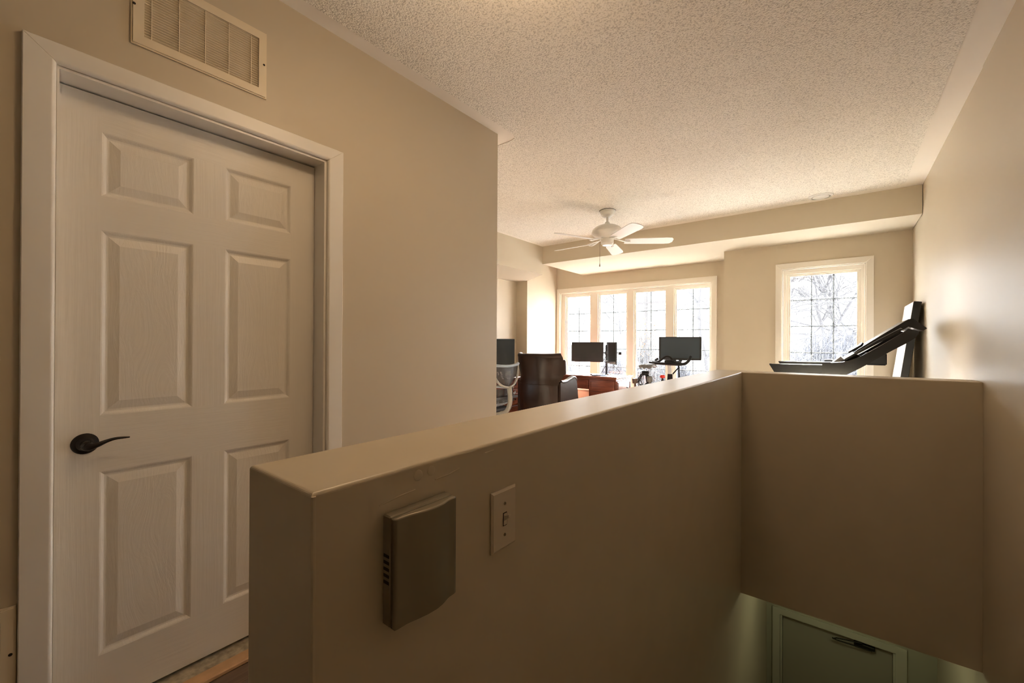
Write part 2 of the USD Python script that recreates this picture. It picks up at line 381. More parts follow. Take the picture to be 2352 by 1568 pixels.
part(hwall, 'half_wall', eased(hwp, LOWC, HW, 0.006), 'half_wall_paint', smooth=False)
for (py, pz, pr) in ((0.421, 1.044, 0.0085), (0.447, 1.045, 0.008)):
    d = lathe([(0, 0.0016), (pr * 0.75, 0.0015), (pr, 0.0004), (pr, -0.001), (0, -0.001)], 20)
    part(hwall, 'painted_over_bump', move(d, (HX1, py, pz), ry=90), 'half_wall_paint')
for pts in ([(0.352, 1.018), (0.385, 1.022), (0.415, 1.0235)], [(0.455, 1.029), (0.485, 1.030), (0.51, 1.034)], [(0.575, 1.047), (0.60, 1.0475)]):
    part(hwall, 'paint_ridge', tube([(HX1, a, b) for a, b in pts], 0.0011, 6), 'half_wall_paint')
bead = [(HX1 + 0.0005, HY0 + 0.003, z) for z in np.linspace(-0.3, HW - 0.004, 40)]
bead = np.array(bead) + np.c_[rng.normal(0, .0006, 40), rng.normal(0, .0006, 40), np.zeros(40)]
part(hwall, 'corner_bead', tube(bead, 0.0032, 6), 'half_wall_paint')
# stair well below
S('wall_stair_lower_left', box(HX0, HY0, LOWF, HX1, 4.40, LOWC), 'wall_paint', 'beige stair wall below the half wall, lit green from the lower hall', 'wall', smooth=False)
st = thing('floor_stair', 'staircase going down inside the half wall', 'stairs', kind='structure')
nr = 14; rise = -LOWF / nr; run = 0.252
for k in range(1, nr):
    part(st, 'step', box(HX1, HY0 + run * (k - 1), -rise * (k + 1) if k < nr - 1 else LOWF, XR, HY0 + run * k + 0.02, -rise * k, 0.006), 'stair_carpet')
S('floor_lower', box(HX0, HY0 - 2.3, LOWF - 0.1, XR, 4.40, LOWF), 'slab', 'floor of the lower hall at the foot of the stairs', 'floor', smooth=False)
S('ceiling_lower', box(HX0, HY2, LOWC - 0.001, XR, 4.52, LOWC - 0.0001), 'lower_paint', 'low ceiling of the lower hall', 'ceiling', smooth=False)
LY = 4.35
S('wall_lower', prism_y(sbox(HX1, LOWF, XR, LOWC - 0.001).difference(sbox(-0.41, LOWF - 0.1, 0.338, -1.064)), LY, LY + 0.12), 'lower_paint', 'wall of the lower hall around the grey-green door', 'wall', smooth=False)

# ================================================================ DOOR
d1 = thing('door_1', 'white six-panel interior door with black lever handle in white casing', 'door', kind='structure')
DX = -1.93
oy0, oy1, oz = 0.0736, 1.0479, 2.129
def casing_board(o, i_, lo, hi, axis, planes):
    """a casing board: section from outer edge o to inner edge i_ (rounded inner arris), cut by mitre planes (ny, nz, offset)"""
    sg = 1 if i_ > o else -1
    sec = [(0, o), (0.014, o), (0.016, o + sg * 0.002)] + [(0.006 + 0.010 * math.cos(t), i_ - sg * 0.012 + sg * 0.011 * math.sin(t)) for t in np.linspace(0, math.pi / 2, 7)] + [(0.0, i_ - sg * 0.001)]
    p = Polygon(sec); c = np.array(p.exterior.coords)[:-1]; c = c if p.exterior.is_ccw else c[::-1]
    m = m3.Manifold.extrude(m3.CrossSection([c]), hi - lo).translate((0, 0, lo))
    if axis == 'y': m = m.transform(np.array([[1, 0, 0, 0], [0, 0, -1, 0], [0, 1, 0, 0]], float)).mirror((0, 1, 0))
    for ny, nz, d in planes: m = m.trim_by_plane((0, ny, nz), d)
    m = m.to_mesh(); v = np.array(m.vert_properties)[:, :3]
    return trimesh.Trimesh(v + (XL, 0, 0), np.array(m.tri_verts), process=False)
def mitre(ax, az, bx, bz, side):
    n = np.array([-(bz - az), bx - ax]) * side; n /= np.linalg.norm(n)
    return (n[0], n[1], float(n @ (ax, az)) + 0.0004)
LM, RM = (oy0, oz, DOOR_Y0, DOOR_Z), (oy1, oz, DOOR_Y1, DOOR_Z)
part(d1, 'casing', casing_board(oy0, DOOR_Y0, 0, oz, 'z', [mitre(*LM, -1)]), 'white_paint')
part(d1, 'casing', casing_board(oy1, DOOR_Y1, 0, oz, 'z', [mitre(*RM, 1)]), 'white_paint')
part(d1, 'casing', casing_board(oz, DOOR_Z, oy0, oy1, 'y', [mitre(*LM, 1), mitre(*RM, -1)]), 'white_paint')
part(d1, 'jamb', box(XL - 0.119, DOOR_Y0 + 0.0005, 0, XL, DOOR_Y0 + 0.006, DOOR_Z), 'white_paint', smooth=False)
part(d1, 'jamb', box(XL - 0.119, DOOR_Y1 - 0.010, 0, XL, DOOR_Y1 - 0.0005, DOOR_Z), 'white_paint', smooth=False)
part(d1, 'jamb', box(XL - 0.119, DOOR_Y0 + 0.006, DOOR_Z - 0.009, XL, DOOR_Y1 - 0.010, DOOR_Z - 0.0005), 'white_paint', smooth=False)
part(d1, 'threshold', box(XL - 0.028, DOOR_Y0 + 0.006, 0.0003, XL + 0.03, DOOR_Y1 - 0.010, 0.018, 0.004), 'pine', label='pale pine threshold strip')
part(d1, 'old_threshold', box(DX - 0.03, DOOR_Y0 + 0.007, 0.0003, XL - 0.028, DOOR_Y1 - 0.011, 0.015), 'old_sill', smooth=False)
LY0, LY1, LZ0, LZ1 = 0.1485, 0.9640, 0.030, 2.056
panels = [(0.251, 0.502, 0.206, 0.816), (0.608, 0.858, 0.206, 0.812), (0.251, 0.502, 0.999, 1.614), (0.608, 0.858, 1.001, 1.616), (0.251, 0.502, 1.725, 1.938), (0.608, 0.858, 1.731, 1.942)]
def leafpart(name, y0, y1, z0, z1, m): part(d1, name, box(DX - 0.035, y0, z0, DX, y1, z1), m, smooth=False)
leafpart('stile', LY0, 0.2515, LZ0, LZ1, 'door_grain'); leafpart('stile', 0.8585, LY1, LZ0, LZ1, 'door_grain')
for z0, z1 in ((LZ0, 0.205), (0.814, 1.0), (1.615, 1.728), (1.940, LZ1)): leafpart('rail', 0.2515, 0.8585, z0, z1, 'door_rail_grain')
panels = [(y0, y1, z0, z1) for y0, y1 in ((0.2515, 0.5025), (0.6075, 0.8585)) for z0, z1 in ((0.205, 0.814), (1.0, 1.615), (1.728, 1.940))]
for z0, z1 in ((0.205, 0.814), (1.0, 1.615), (1.728, 1.940)): leafpart('centre_stile', 0.5025, 0.6075, z0, z1, 'door_grain')
for a, b, c, d in panels:
    rings = []
    for ins, dep in ((0, 0), (0.004, 0.0015), (0.012, 0.0075), (0.016, 0.0085), (0.019, 0.0085), (0.046, 0.0005)):
        rings.append(np.array([(DX - dep, a + ins, c + ins), (DX - dep, b - ins, c + ins), (DX - dep, b - ins, d - ins), (DX - dep, a + ins, d - ins)]))
    part(d1, 'door_panel', loft(rings), 'door_panel_grain', smooth=False)
hb = (DX, 0.2165, 0.914)
rose = lathe([(0, 0.0), (0.033, 0.0), (0.0335, 0.003), (0.031, 0.0065), (0.022, 0.010), (0.018, 0.016), (0.0145, 0.021), (0.0, 0.022)], 40)
ro = part(d1, 'door_handle', move(rose, hb, ry=90), 'bronze', label='oil-rubbed bronze lever handle')
hp = smoothpath([(DX + 0.030, 0.213, 0.911), (DX + 0.047, 0.222, 0.910), (DX + 0.052, 0.240, 0.914), (DX + 0.050, 0.262, 0.922), (DX + 0.049, 0.285, 0.9265), (DX + 0.048, 0.318, 0.925)], 7)
hr = np.interp(np.linspace(0, 1, len(hp)), [0, .15, .35, .6, .9, 1], [0.013, 0.0135, 0.0085, 0.0055, 0.0036, 0.002])
part(ro, 'lever', tube(hp, hr, 12), 'bronze')
part(ro, 'lever_hub', move(lathe([(0, 0.018), (0.0135, 0.018), (0.015, 0.030), (0.013, 0.045), (0.008, 0.051), (0, 0.052)], 28), hb, ry=90), 'bronze')

# closet darkness behind the door and duct behind the grille
S('wall_closet', cat_([box(XL - 0.60, DOOR_Y0 - 0.3, 0, XL - 0.58, DOOR_Y1 + 0.3, CEIL), box(XL - 0.58, DOOR_Y0 - 0.3, 0, XL - 0.1205, DOOR_Y0 - 0.28, CEIL), box(XL - 0.58, DOOR_Y1 + 0.28, 0, XL - 0.1205, DOOR_Y1 + 0.3, CEIL), box(XL - 0.60, DOOR_Y0 - 0.3, -0.05, XL - 0.1205, DOOR_Y1 + 0.3, 0.0), box(XL - 0.60, DOOR_Y0 - 0.3, CEIL, XL - 0.1205, DOOR_Y1 + 0.3, CEIL + 0.05)]), 'dark_gap', 'dark back wall of the closed closet behind the door', 'wall', smooth=False)

# ================================================================ GRILLES
def grille(label, y0, y1, z0, z1, iy0, iy1, iz0, iz1, pitch, dividers, screws, cut=True):
    t = thing('air_vent', label, 'vent', (XL, y0, z0))
    o = np.array((XL, y0, z0))
    fr = sbox(y0, z0, y1, z1).difference(sbox(iy0, iz0, iy1, iz1))
    def put(m): m = m.copy(); m.apply_translation(-o); return m
    cs = fr.buffer(0)
    base = prism_x(cs, XL + 0.0005, XL + 0.006)
    rim = prism_x(sbox(y0 + 0.005, z0 + 0.005, y1 - 0.005, z1 - 0.005).difference(sbox(iy0, iz0, iy1, iz1)), XL + 0.006, XL + 0.010)
    part(t, 'frame', put(cat_([base, rim])), 'vent_paint', smooth=False)
    part(t, 'duct', put(box(XL - 0.06, iy0 - 0.004, iz0 - 0.004, XL - 0.055, iy1 + 0.004, iz1 + 0.004)), 'vent_paint', smooth=False)
    n = int(round((iz1 - iz0) / pitch))
    for k in range(n):
        z = iz0 + (k + 0.5) * (iz1 - iz0) / n
        m = cat_([move(box(-0.007, iy0, -0.0006, 0.007, iy1, 0.0006), ry=-42), box(0.0046, iy0, 0.0040, 0.0062, iy1, 0.0060)])
        part(t, 'slat', put(move(m, (XL - 0.001, 0, z))), 'vent_paint', smooth=False)
    for y in dividers:
        part(t, 'divider', put(box(XL - 0.006, y - 0.0012, iz0, XL + 0.006, y + 0.0012, iz1)), 'vent_paint', smooth=False)
    for y, z in screws:
        part(t, 'screw_hole', put(move(lathe([(0, 0.0108), (0.003, 0.0108), (0.0042, 0.0104), (0.0042, 0.009), (0, 0.009)], 16), (XL, y, z), ry=90)), 'dark_gap')
    return t
grille('beige return-air grille with fine horizontal slats high above the white door', 0.305, 0.7175, 2.228, 2.492, 0.338, 0.688, 2.262, 2.458, 0.0091, (0.358, 0.433, 0.510, 0.585, 0.661), ((0.3125, 2.358), (0.7065, 2.361)))
grille('beige slatted grille low on the wall left of the door casing', -0.34, 0.0715, 0.235, 0.499, -0.307, 0.043, 0.269, 0.465, 0.0091, (-0.28, -0.21, -0.13, -0.05, 0.02), ((0.061, 0.367), (-0.325, 0.367)), cut=False)

# ================================================================ CHIME, SWITCH on the half wall
ch = thing('door_chime', 'taupe plastic door chime box with curved front on the half wall', 'doorbell chime', (HX1, 0.357, 0.849))
cw, chh = 0.118, 0.156
part(ch, 'back_box', box(0.0008, 0, 0, 0.0185, cw, chh, 0.002), 'chime_plastic')
u = np.linspace(0, 1, 25)
prof = np.interp(u, [0, .04, .18, .30, .45, .60, .72, .84, .87, .97, 1], [.0285, .0295, .0300, .0335, .0370, .0382, .0360, .0312, .0306, .0302, .0290])
cs = [(0.0192, 0.001)] + [(p, 0.001 + q * (cw - 0.002)) for p, q in zip(prof, u)] + [(0.0192, cw - 0.001)]
part(ch, 'cover', eased(Polygon(cs) if Polygon(cs).exterior.is_ccw else Polygon(cs[::-1]), 0.001, chh - 0.001, 0.003), 'chime_plastic', smooth=25)
for k in range(5):
    z = 0.060 + k * 0.0093
    part(ch, 'slot', box(0.0045, -0.0006, z, 0.0165, 0.0006, z + 0.0042), 'dark_gap', smooth=False)
sw = thing('light_switch', 'cream toggle light switch with wall plate on the half wall', 'light switch', (HX1, 0.627, 0.911))
pl_ = trimesh.convex.convex_hull(np.array([(x_, sy * (0.0365 - i), sz * (0.057 - i)) for sy in (-1, 1) for sz in (-1, 1) for x_, i in ((0.0005, 0), (0.003, 0), (0.006, 0.004))]))
part(sw, 'plate', pl_, 'switch_plastic', smooth=20)
part(sw, 'toggle_frame', box(0.0055, -0.0055, -0.0125, 0.0068, 0.0055, 0.0125), 'dark_gap', smooth=False)
part(sw, 'toggle_slot', box(0.006, -0.0045, -0.0112, 0.0072, 0.0045, 0.0112), 'switch_plastic', smooth=False)
part(sw, 'toggle', trimesh.convex.convex_hull(np.array([(x_, sy * w, z) for sy in (-1, 1) for x_, w, z in ((0.0065, .0036, -.003), (0.0065, .0036, .0065), (0.0175, .0026, .0060), (0.0175, .0026, .0105))])), 'switch_plastic')
for z in (-0.030, 0.030):
    s_ = part(sw, 'screw', move(lathe([(0, 0.0078), (0.0022, 0.0074), (0.0032, 0.006), (0, 0.006)], 16), (0, 0, z), ry=90), 'screw')
    part(s_, 'screw_slot', box(0.0074, -0.0003, z - 0.0022, 0.0079, 0.0003, z + 0.0022), 'dark_gap', smooth=False)

# ================================================================ WINDOWS
def window(name, label, yw, op, panes, rows, cols, cas):
    """op: opening; panes: glass spans in x; bars between the glass"""
    t = thing(name, label, 'window', kind='structure')
    x0, x1, z0, z1 = op; c0, c1, cz1 = cas
    gy = yw + 0.075
    ms = 0.0012
    def by(p, dep): return prism_y(Polygon(p), yw - dep, yw - 0.0003)
    part(t, 'casing', by([(c0, z0 - 0.06), (x0, z0 - 0.06), (x0, z1 - ms), (c0, cz1 - ms)], 0.017), 'window_paint', smooth=False)
    part(t, 'casing', by([(x1, z0 - 0.06), (c1, z0 - 0.06), (c1, cz1 - ms), (x1, z1 - ms)], 0.017), 'window_paint', smooth=False)
    part(t, 'casing', by([(c0, cz1), (x0, z1), (x1, z1), (c1, cz1)], 0.017), 'window_paint', smooth=False)
    part(t, 'sill', box(c0 - 0.02, yw - 0.04, z0 - 0.03, c1 + 0.02, yw + 0.06, z0 + 0.001, 0.006), 'window_paint')
    part(t, 'jamb', cat_([box(x0 - .001, yw, z0, x0 + 0.012, yw + 0.149, z1), box(x1 - 0.012, yw, z0, x1 + .001, yw + 0.149, z1), box(x0, yw, z1 - 0.012, x1, yw + 0.149, z1 + .001)]), 'window_paint', smooth=False)
    gz0, gz1 = 0.548, 2.052 if name == 'window_1' else 2.03
    fr = sbox(x0 + 0.012, z0, x1 - 0.012, z1 - 0.012)
    for a, b in panes: fr = fr.difference(sbox(a - 0.034, gz0 - 0.034, b + 0.034, gz1 + 0.028))
    part(t, 'frame', prism_y(fr, gy - 0.035, gy + 0.05), 'window_paint', smooth=False)
    for a, b in panes:
        ring = sbox(a - 0.034, gz0 - 0.034, b + 0.034, gz1 + 0.028).difference(sbox(a, gz0, b, gz1))
        inner_ = sbox(a - 0.014, gz0 - 0.014, b + 0.014, gz1 + 0.012).difference(sbox(a, gz0, b, gz1))
        s = part(t, 'sash', cat_([prism_y(ring.difference(sbox(a - 0.014, gz0 - 0.014, b + 0.014, gz1 + 0.012)), gy - 0.020, gy + 0.04), prism_y(inner_, gy - 0.008, gy + 0.04)]), 'window_paint', smooth=False)
        part(s, 'pane', box(a - 0.004, gy + 0.010, gz0 - 0.004, b + 0.004, gy + 0.012, gz1 + 0.004), 'window_glass', smooth=False)
        for k in range(1, cols):
            xx = a + (b - a) * k / cols
            part(s, 'muntin', box(xx - 0.0065, gy + 0.014, gz0, xx + 0.0065, gy + 0.019, gz1), 'muntin_grey', smooth=False)
        for z in rows:
            part(s, 'muntin', box(a, gy + 0.0145, z - 0.0065, b, gy + 0.0185, z + 0.0065), 'muntin_grey', smooth=False)
    return t
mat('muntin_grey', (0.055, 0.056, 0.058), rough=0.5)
rows = (0.848, 1.150, 1.452, 1.755)
window('window_1', 'wide four-part white window with grilles in the recessed wall', YB, W1, [(-3.830, -3.385), (-3.195, -2.735), (-2.570, -2.108), (-1.943, -1.485)], rows, 2, (-4.010, -1.372, 2.200))
window('window_2', 'white window with nine-light grille on the right of the wall', YR, W2, [(-0.465, 0.136)], rows, 3, (-0.604, 0.270, 2.177))

# ================================================================ CEILING FAN
FX, FY = -1.967, 4.15
fan = thing('ceiling_fan', 'white five-blade ceiling fan with pull chain under the textured ceiling', 'ceiling fan', (FX, FY, 0))
C = CEIL - 0.004
part(fan, 'canopy', lathe([(0, C), (0.086, C), (0.086, C - .008), (0.080, C - .012), (0.079, C - .022), (0.074, C - .027), (0.066, C - .05), (0.045, C - .066), (0.014, C - .072), (0, C - .072)], 40), 'fan_white')
part(fan, 'canopy_gap', lathe([(0, C - .001), (0.0885, C - .001), (0.0885, C - .0035), (0, C - .0035)], 40), 'dark_gap')
part(fan, 'downrod', lathe([(0, C - .06), (0.012, C - .06), (0.012, C - .115), (0.022, C - .12), (0.032, C - .15), (0, C - .15)], 24), 'fan_white')
part(fan, 'motor_housing', lathe([(0, 2.520), (0.03, 2.520), (0.06, 2.508), (0.10, 2.497), (0.135, 2.478), (0.158, 2.452), (0.164, 2.428), (0.156, 2.408), (0.140, 2.392), (0.105, 2.374), (0.07, 2.362), (0, 2.362)], 48), 'fan_white')
part(fan, 'switch_housing', lathe([(0, 2.364), (0.066, 2.364), (0.068, 2.352), (0.066, 2.312), (0.055, 2.296), (0.05, 2.290), (0.0, 2.288)], 40), 'fan_white')
for k in range(5):
    a = math.radians(32.15 + 72 * k - (0 if k != 9 else 0))
    T = lambda m: move(m, rz=math.degrees(a))
    out = [(0.18, -0.052), (0.21, -0.058), (0.60, -0.070), (0.655, -0.062), (0.677, -0.03), (0.677, 0.03), (0.655, 0.062), (0.60, 0.070), (0.21, 0.058), (0.18, 0.052)]
    bl = prism(Polygon(out).buffer(-0.004).buffer(0.004), -0.003, 0.003)
    bl = move(bl, (0, 0, 2.332), rx=-13)
    part(fan, 'blade', T(bl), 'fan_white', smooth=25)
    iron = cat_([tube(smoothpath([(0.055, 0, 2.360), (0.10, 0, 2.352), (0.15, 0.018, 2.342), (0.20, 0.022, 2.333), (0.235, 0.008, 2.332)], 4), [0.011] * 17, 8, squash=0.5),
                 tube(smoothpath([(0.055, 0, 2.360), (0.10, 0, 2.352), (0.15, -0.018, 2.336), (0.20, -0.022, 2.322), (0.235, -0.008, 2.326)], 4), [0.011] * 17, 8, squash=0.5)])
    part(fan, 'blade_arm', T(iron), 'fan_white')
cx, cy = -0.065, -0.045
chn = part(fan, 'pull_chain', tube([(cx, cy, 2.335), (cx, cy, 2.095)], 0.0016, 6), 'screw')
part(chn, 'chain_weight', lathe([(0, 2.098), (0.003, 2.096), (0.0065, 2.075), (0.0055, 2.064), (0, 2.062)], 16, (cx, cy, 0)), 'screw')

# ceiling diffuser
cd = thing('ceiling_diffuser', 'round white ceiling air diffuser near the soffit', 'air diffuser', (-0.155, 4.965, C))
part(cd, 'ring', lathe([(0.075, -0.010), (0.094, -0.008), (0.100, -0.002), (0.100, 0), (0.0, 0), (0.0, -0.002), (0.075, -0.002)], 48), 'fan_white')
part(cd, 'cone', lathe([(0.0, -0.020), (0.048, -0.018), (0.066, -0.010), (0.068, -0.006), (0.05, -0.004), (0.0, -0.004)], 48), 'fan_white')

# hall lamp: frosted bowl on the ceiling just above the view
hl = thing('ceiling_lamp', 'warm frosted bowl ceiling lamp in the hall above the camera', 'ceiling lamp', (-0.76, 1.02, C))
part(hl, 'base', lathe([(0, 0), (0.07, 0), (0.07, -0.018), (0.012, -0.025), (0.012, -0.10), (0.03, -0.11), (0, -0.11)], 40), 'steel')
part(hl, 'bowl', lathe([(0, -0.11), (0.14, -0.115), (0.145, -0.125), (0.135, -0.165), (0.09, -0.205), (0.0, -0.222)], 40), 'lamp_glass')
ll = thing('ceiling_lamp', 'small ceiling lamp of the lower hall hidden behind the half wall', 'ceiling lamp', (0.025, 3.52, LOWC - 0.001))
part(ll, 'base', lathe([(0, 0), (0.05, 0), (0.05, -0.02), (0, -0.02)], 32), 'steel')
part(ll, 'bowl', lathe([(0, -0.02), (0.075, -0.02), (0.085, -0.05), (0.07, -0.085), (0, -0.10)], 32), 'lower_lamp_glass')

S('wall_lower_back', box(-0.7, LY + 0.121, LOWF - 0.1, 0.75, LY + 0.16, LOWC), 'dark_gap', 'dark outside face behind the lower door', 'wall', smooth=False)
# ================================================================ LOWER DOOR
d2 = thing('door_2', 'grey-green flat door with a closer in the lower hall', 'door', kind='structure')
ox0, ox1, oz1 = -0.466, 0.400, -1.058
part(d2, 'casing', prism_y(Polygon([(ox0, LOWF), (-0.412, LOWF), (-0.412, oz1 - .051), (ox0, oz1)]), LY - 0.016, LY), 'lower_white', smooth=False)
part(d2, 'casing', prism_y(Polygon([(0.336, LOWF), (ox1, LOWF), (ox1, oz1), (0.336, oz1 - .051)]), LY - 0.016, LY), 'lower_white', smooth=False)
part(d2, 'casing', prism_y(Polygon([(ox0, oz1), (-0.412, oz1 - .051), (0.336, oz1 - .051), (ox1, oz1)]), LY - 0.016, LY), 'lower_white', smooth=False)
part(d2, 'jamb', cat_([box(-0.412, LY, LOWF, -0.398, LY + 0.11, oz1 - .051), box(0.324, LY, LOWF, 0.338, LY + 0.11, oz1 - .051), box(-0.412, LY, oz1 - .063, 0.338, LY + 0.11, oz1 - .051)]), 'lower_white', smooth=False)
part(d2, 'leaf', box(-0.396, LY + 0.06, LOWF + 0.01, 0.322, LY + 0.10, oz1 - 0.066), 'lower_door', smooth=False)
clo = part(d2, 'door_closer', box(0.09, LY + 0.012, oz1 - 0.115, 0.22, LY + 0.059, oz1 - 0.085, 0.006), 'dark_metal', label='dark metal door closer')
part(clo, 'closer_arm', tube([(0.20, LY + 0.0, oz1 - 0.105), (-0.02, LY - 0.02, oz1 - 0.10), (-0.05, LY - 0.02, oz1 - 0.095)], 0.005, 8), 'dark_metal')
part(clo, 'closer_arm', tube([(-0.045, LY - 0.02, oz1 - 0.10), (-0.02, LY - 0.02, oz1 - 0.085), (0.14, LY - 0.015, oz1 - 0.06)], 0.005, 8), 'dark_metal')

# ================================================================ DESK AND WHAT STANDS ON IT
dk = thing('desk', 'cherry wood pedestal desk with panelled drawers below the wide window', 'desk', (-3.24, 5.63, 0))
DW, DD, DH = 0.71, 0.56, 0.757                                             # half width, depth, height
part(dk, 'desktop', cat_([box(-DW - 0.02, -0.02, DH - 0.026, DW + 0.02, DD + 0.02, DH, 0.006), box(-DW - 0.008, -0.008, DH - 0.042, DW + 0.008, DD + 0.008, DH - 0.026, 0.004)]), 'cherry')
def raised(t, x0, x1, z0, z1, y, name, m='cherry', knob=None, axis='y', depth=0.018):
    """a framed front: slab with a moulding ring and a sunk field; facing -y (axis y) or +x (axis x)"""
    f = sbox(x0, z0, x1, z1); ins = 0.022
    if axis == 'y':
        a = box(x0, y - depth, z0, x1, y, z1, 0.003)
        ring = prism_y(sbox(x0 + ins, z0 + ins, x1 - ins, z1 - ins).difference(sbox(x0 + ins + .009, z0 + ins + .009, x1 - ins - .009, z1 - ins - .009)), y - depth - 0.007, y - depth)
    else:
        a = box(y, x0, z0, y + depth, x1, z1, 0.003)
        ring = prism_x(sbox(x0 + ins, z0 + ins, x1 - ins, z1 - ins).difference(sbox(x0 + ins + .009, z0 + ins + .009, x1 - ins - .009, z1 - ins - .009)), y + depth, y + depth + 0.007)
    o = part(t, name, a, m)
    part(o, 'moulding', ring, m, smooth=False)
    if knob:
        k = lathe([(0, 0), (0.006, 0), (0.006, 0.010), (0.013, 0.016), (0.013, 0.021), (0, 0.024)], 16)
        k = move(k, (knob[0], y - depth, knob[1]), rx=90) if axis == 'y' else move(k, (y + depth, knob[0], knob[1]), ry=90)
        part(o, 'knob', k, 'black_plastic')
    return o
for s in (-1, 1):
    a, b = (0.275, DW) if s > 0 else (-DW, -0.275)
    part(dk, 'pedestal', box(a, 0.018, 0.06, b, DD, DH - 0.042, 0.003), 'cherry')
    part(dk, 'plinth', box(a + 0.005, 0.025, 0, b - 0.005, DD - 0.005, 0.06), 'cherry_dark', smooth=False)
    for z0, z1 in ((0.545, 0.700), (0.355, 0.525), (0.075, 0.335)):
        raised(dk, a + 0.016, b - 0.016, z0, z1, 0.018, 'drawer', 'cherry')
raised(dk, -0.262, 0.262, 0.565, 0.700, 0.03, 'drawer', 'cherry', None)
part(dk, 'apron', box(-0.275, 0.03, 0.555, 0.275, DD - 0.05, DH - 0.042), 'cherry', smooth=False)
raised(dk, 0.04, DD - 0.04, 0.545, 0.695, DW, 'end_panel', 'cherry', None, axis='x', depth=0.010)
raised(dk, 0.04, DD - 0.04, 0.08, 0.525, DW, 'end_panel', 'cherry', None, axis='x', depth=0.010)

def monitor(label, loc, rz, w, h, zc, tilt=0, scr='matte_screen', depth=0.022):
    """flat panel on a clamp: local front faces -y"""
    t = thing('monitor', label, 'monitor', loc, rz)
    T = lambda m: move(move(m, rx=tilt), (0, 0, zc))
    part(t, 'housing', T(cat_([box(-w / 2, 0.002, -h / 2, w / 2, depth, h / 2, 0.004), box(-0.06, depth, -0.06, 0.06, depth + 0.02, 0.06, 0.004)])), 'bezel')
    part(t, 'screen', T(box(-w / 2 + .006, -0.0005, -h / 2 + .014, w / 2 - .006, 0.002, h / 2 - .006)), scr, smooth=False)
    return t
MY = 5.93
monitor('dark left-hand monitor on the desk reflecting the room', (-3.145, 5.93, 0), 14, 0.51, 0.310, 1.105, tilt=-3)
monitor('turned right-hand monitor on the desk seen nearly edge-on', (-2.685, 5.80, 0), -50, 0.50, 0.325, 1.10, tilt=0)
stn = thing('monitor_stand', 'black two-arm monitor pole clamped on the desk', 'monitor stand', (-2.875, 6.06, DH))
part(stn, 'base', box(-0.06, -0.06, 0, 0.06, 0.06, 0.012, 0.003), 'black_plastic')
part(stn, 'pole', cyl((0, 0, 0), (0, 0, 0.46), 0.016), 'black_plastic')
part(stn, 'collar', cyl((0, 0, 0.305), (0, 0, 0.36), 0.026), 'black_plastic')
part(stn, 'arm', tube([(0, 0, 0.335), (-0.16, 0.03, 0.340), (-0.26, -0.065, 0.348)], 0.013, 8), 'black_plastic')
part(stn, 'arm', tube([(0, 0, 0.335), (0.17, 0.02, 0.340), (0.19, -0.165, 0.345)], 0.013, 8), 'black_plastic')
part(stn, 'adjusting_knob', cyl((0.25, -0.12, 0.335), (0.285, -0.10, 0.335), 0.022), 'black_plastic')
def cable(label, pts, rad=0.0035, name='cable'): return one(name, tube(smoothpath(pts, 6), rad, 6), 'black_plastic', label, 'cable')
cable('black cable hanging from the turned monitor to the desktop', [(-2.70, 5.90, 0.945), (-2.69, 5.93, 0.90), (-2.63, 5.95, 0.84), (-2.62, 5.97, 0.80), (-2.66, 5.96, 0.7605)])
cable('black cable running down the monitor pole', [(-2.865, 6.03, 1.05), (-2.90, 6.02, 0.98), (-2.86, 6.02, 0.92), (-2.90, 6.02, 0.85), (-2.94, 5.98, 0.763), (-3.02, 5.96, 0.763)], 0.005)
one('notebook', box(-3.02, 5.80, DH + .0003, -2.84, 5.93, DH + 0.012, 0.002), 'black_plastic', 'closed black notebook lying on the desk under the monitors', 'notebook')
one('paper_sheet', move(box(-0.10, -0.14, 0, 0.10, 0.14, 0.0015), (-2.72, 5.80, DH + .0003), rz=20), 'paper', 'loose white paper sheet near the right end of the desk', 'paper', smooth=False)
one('folder', move(box(-0.11, -0.03, 0, 0.11, 0.03, 0.018, 0.003), (-2.83, 5.72, DH + .0003), rz=24), 'blue_paper', 'pale blue folder lying by the monitor pole', 'folder')

# ================================================================ LEATHER EXECUTIVE CHAIR (faces the desk)
lc = thing('executive_chair', 'dark brown leather wing-back executive chair seen from behind', 'office chair', (-3.215, 4.50, 0), -3)
def halfw(z): return np.interp(z, [0.22, 0.45, 0.70, 0.80, 0.88, 0.97, 1.04, 1.085], [0.32, 0.335, 0.345, 0.368, 0.382, 0.392, 0.392, 0.365])
def backpt(u, v):
    z = 0.22 + 0.865 * v; s = 2 * u - 1
    crown = 0.012 * (abs(s) ** 3) * (v > .9)
    bulge = np.interp(z, [.22, .6, 1.09], [0.06, 0.02, -0.03])
    wing = np.interp(z, [.22, .70, .80, 1.09], [.12, .14, .25, .22])
    return np.array([halfw(z) * s * (1 - 0.04 * s * s), bulge + wing * abs(s) ** 2.6, z + crown - 0.02 * (v ** 8) * (1 - s * s) * 0])
back = sheet(backpt, 33, 25, lambda u, v: -0.085 * (math.sin(math.pi * min(max(v, .03), .97)) ** .25) * (math.sin(math.pi * min(max(u, .03), .97)) ** .3))
part(lc, 'backrest', back, 'leather', smooth=50)
part(lc, 'top_roll', tube(smoothpath([backpt(u_, 0.985) + np.array([0, 0.035, -0.004]) for u_ in np.linspace(0.03, 0.97, 13)], 4), 0.036, 12), 'leather', smooth=60)
part(lc, 'back_seam', tube([backpt(u_, 0.555) + np.array([0, -0.001, 0]) for u_ in np.linspace(0.08, 0.92, 21)], 0.003, 6), 'leather')
part(lc, 'seat_cushion', rbox(-0.29, 0.12, 0.40, 0.29, 0.62, 0.54, 0.05), 'leather', smooth=60)
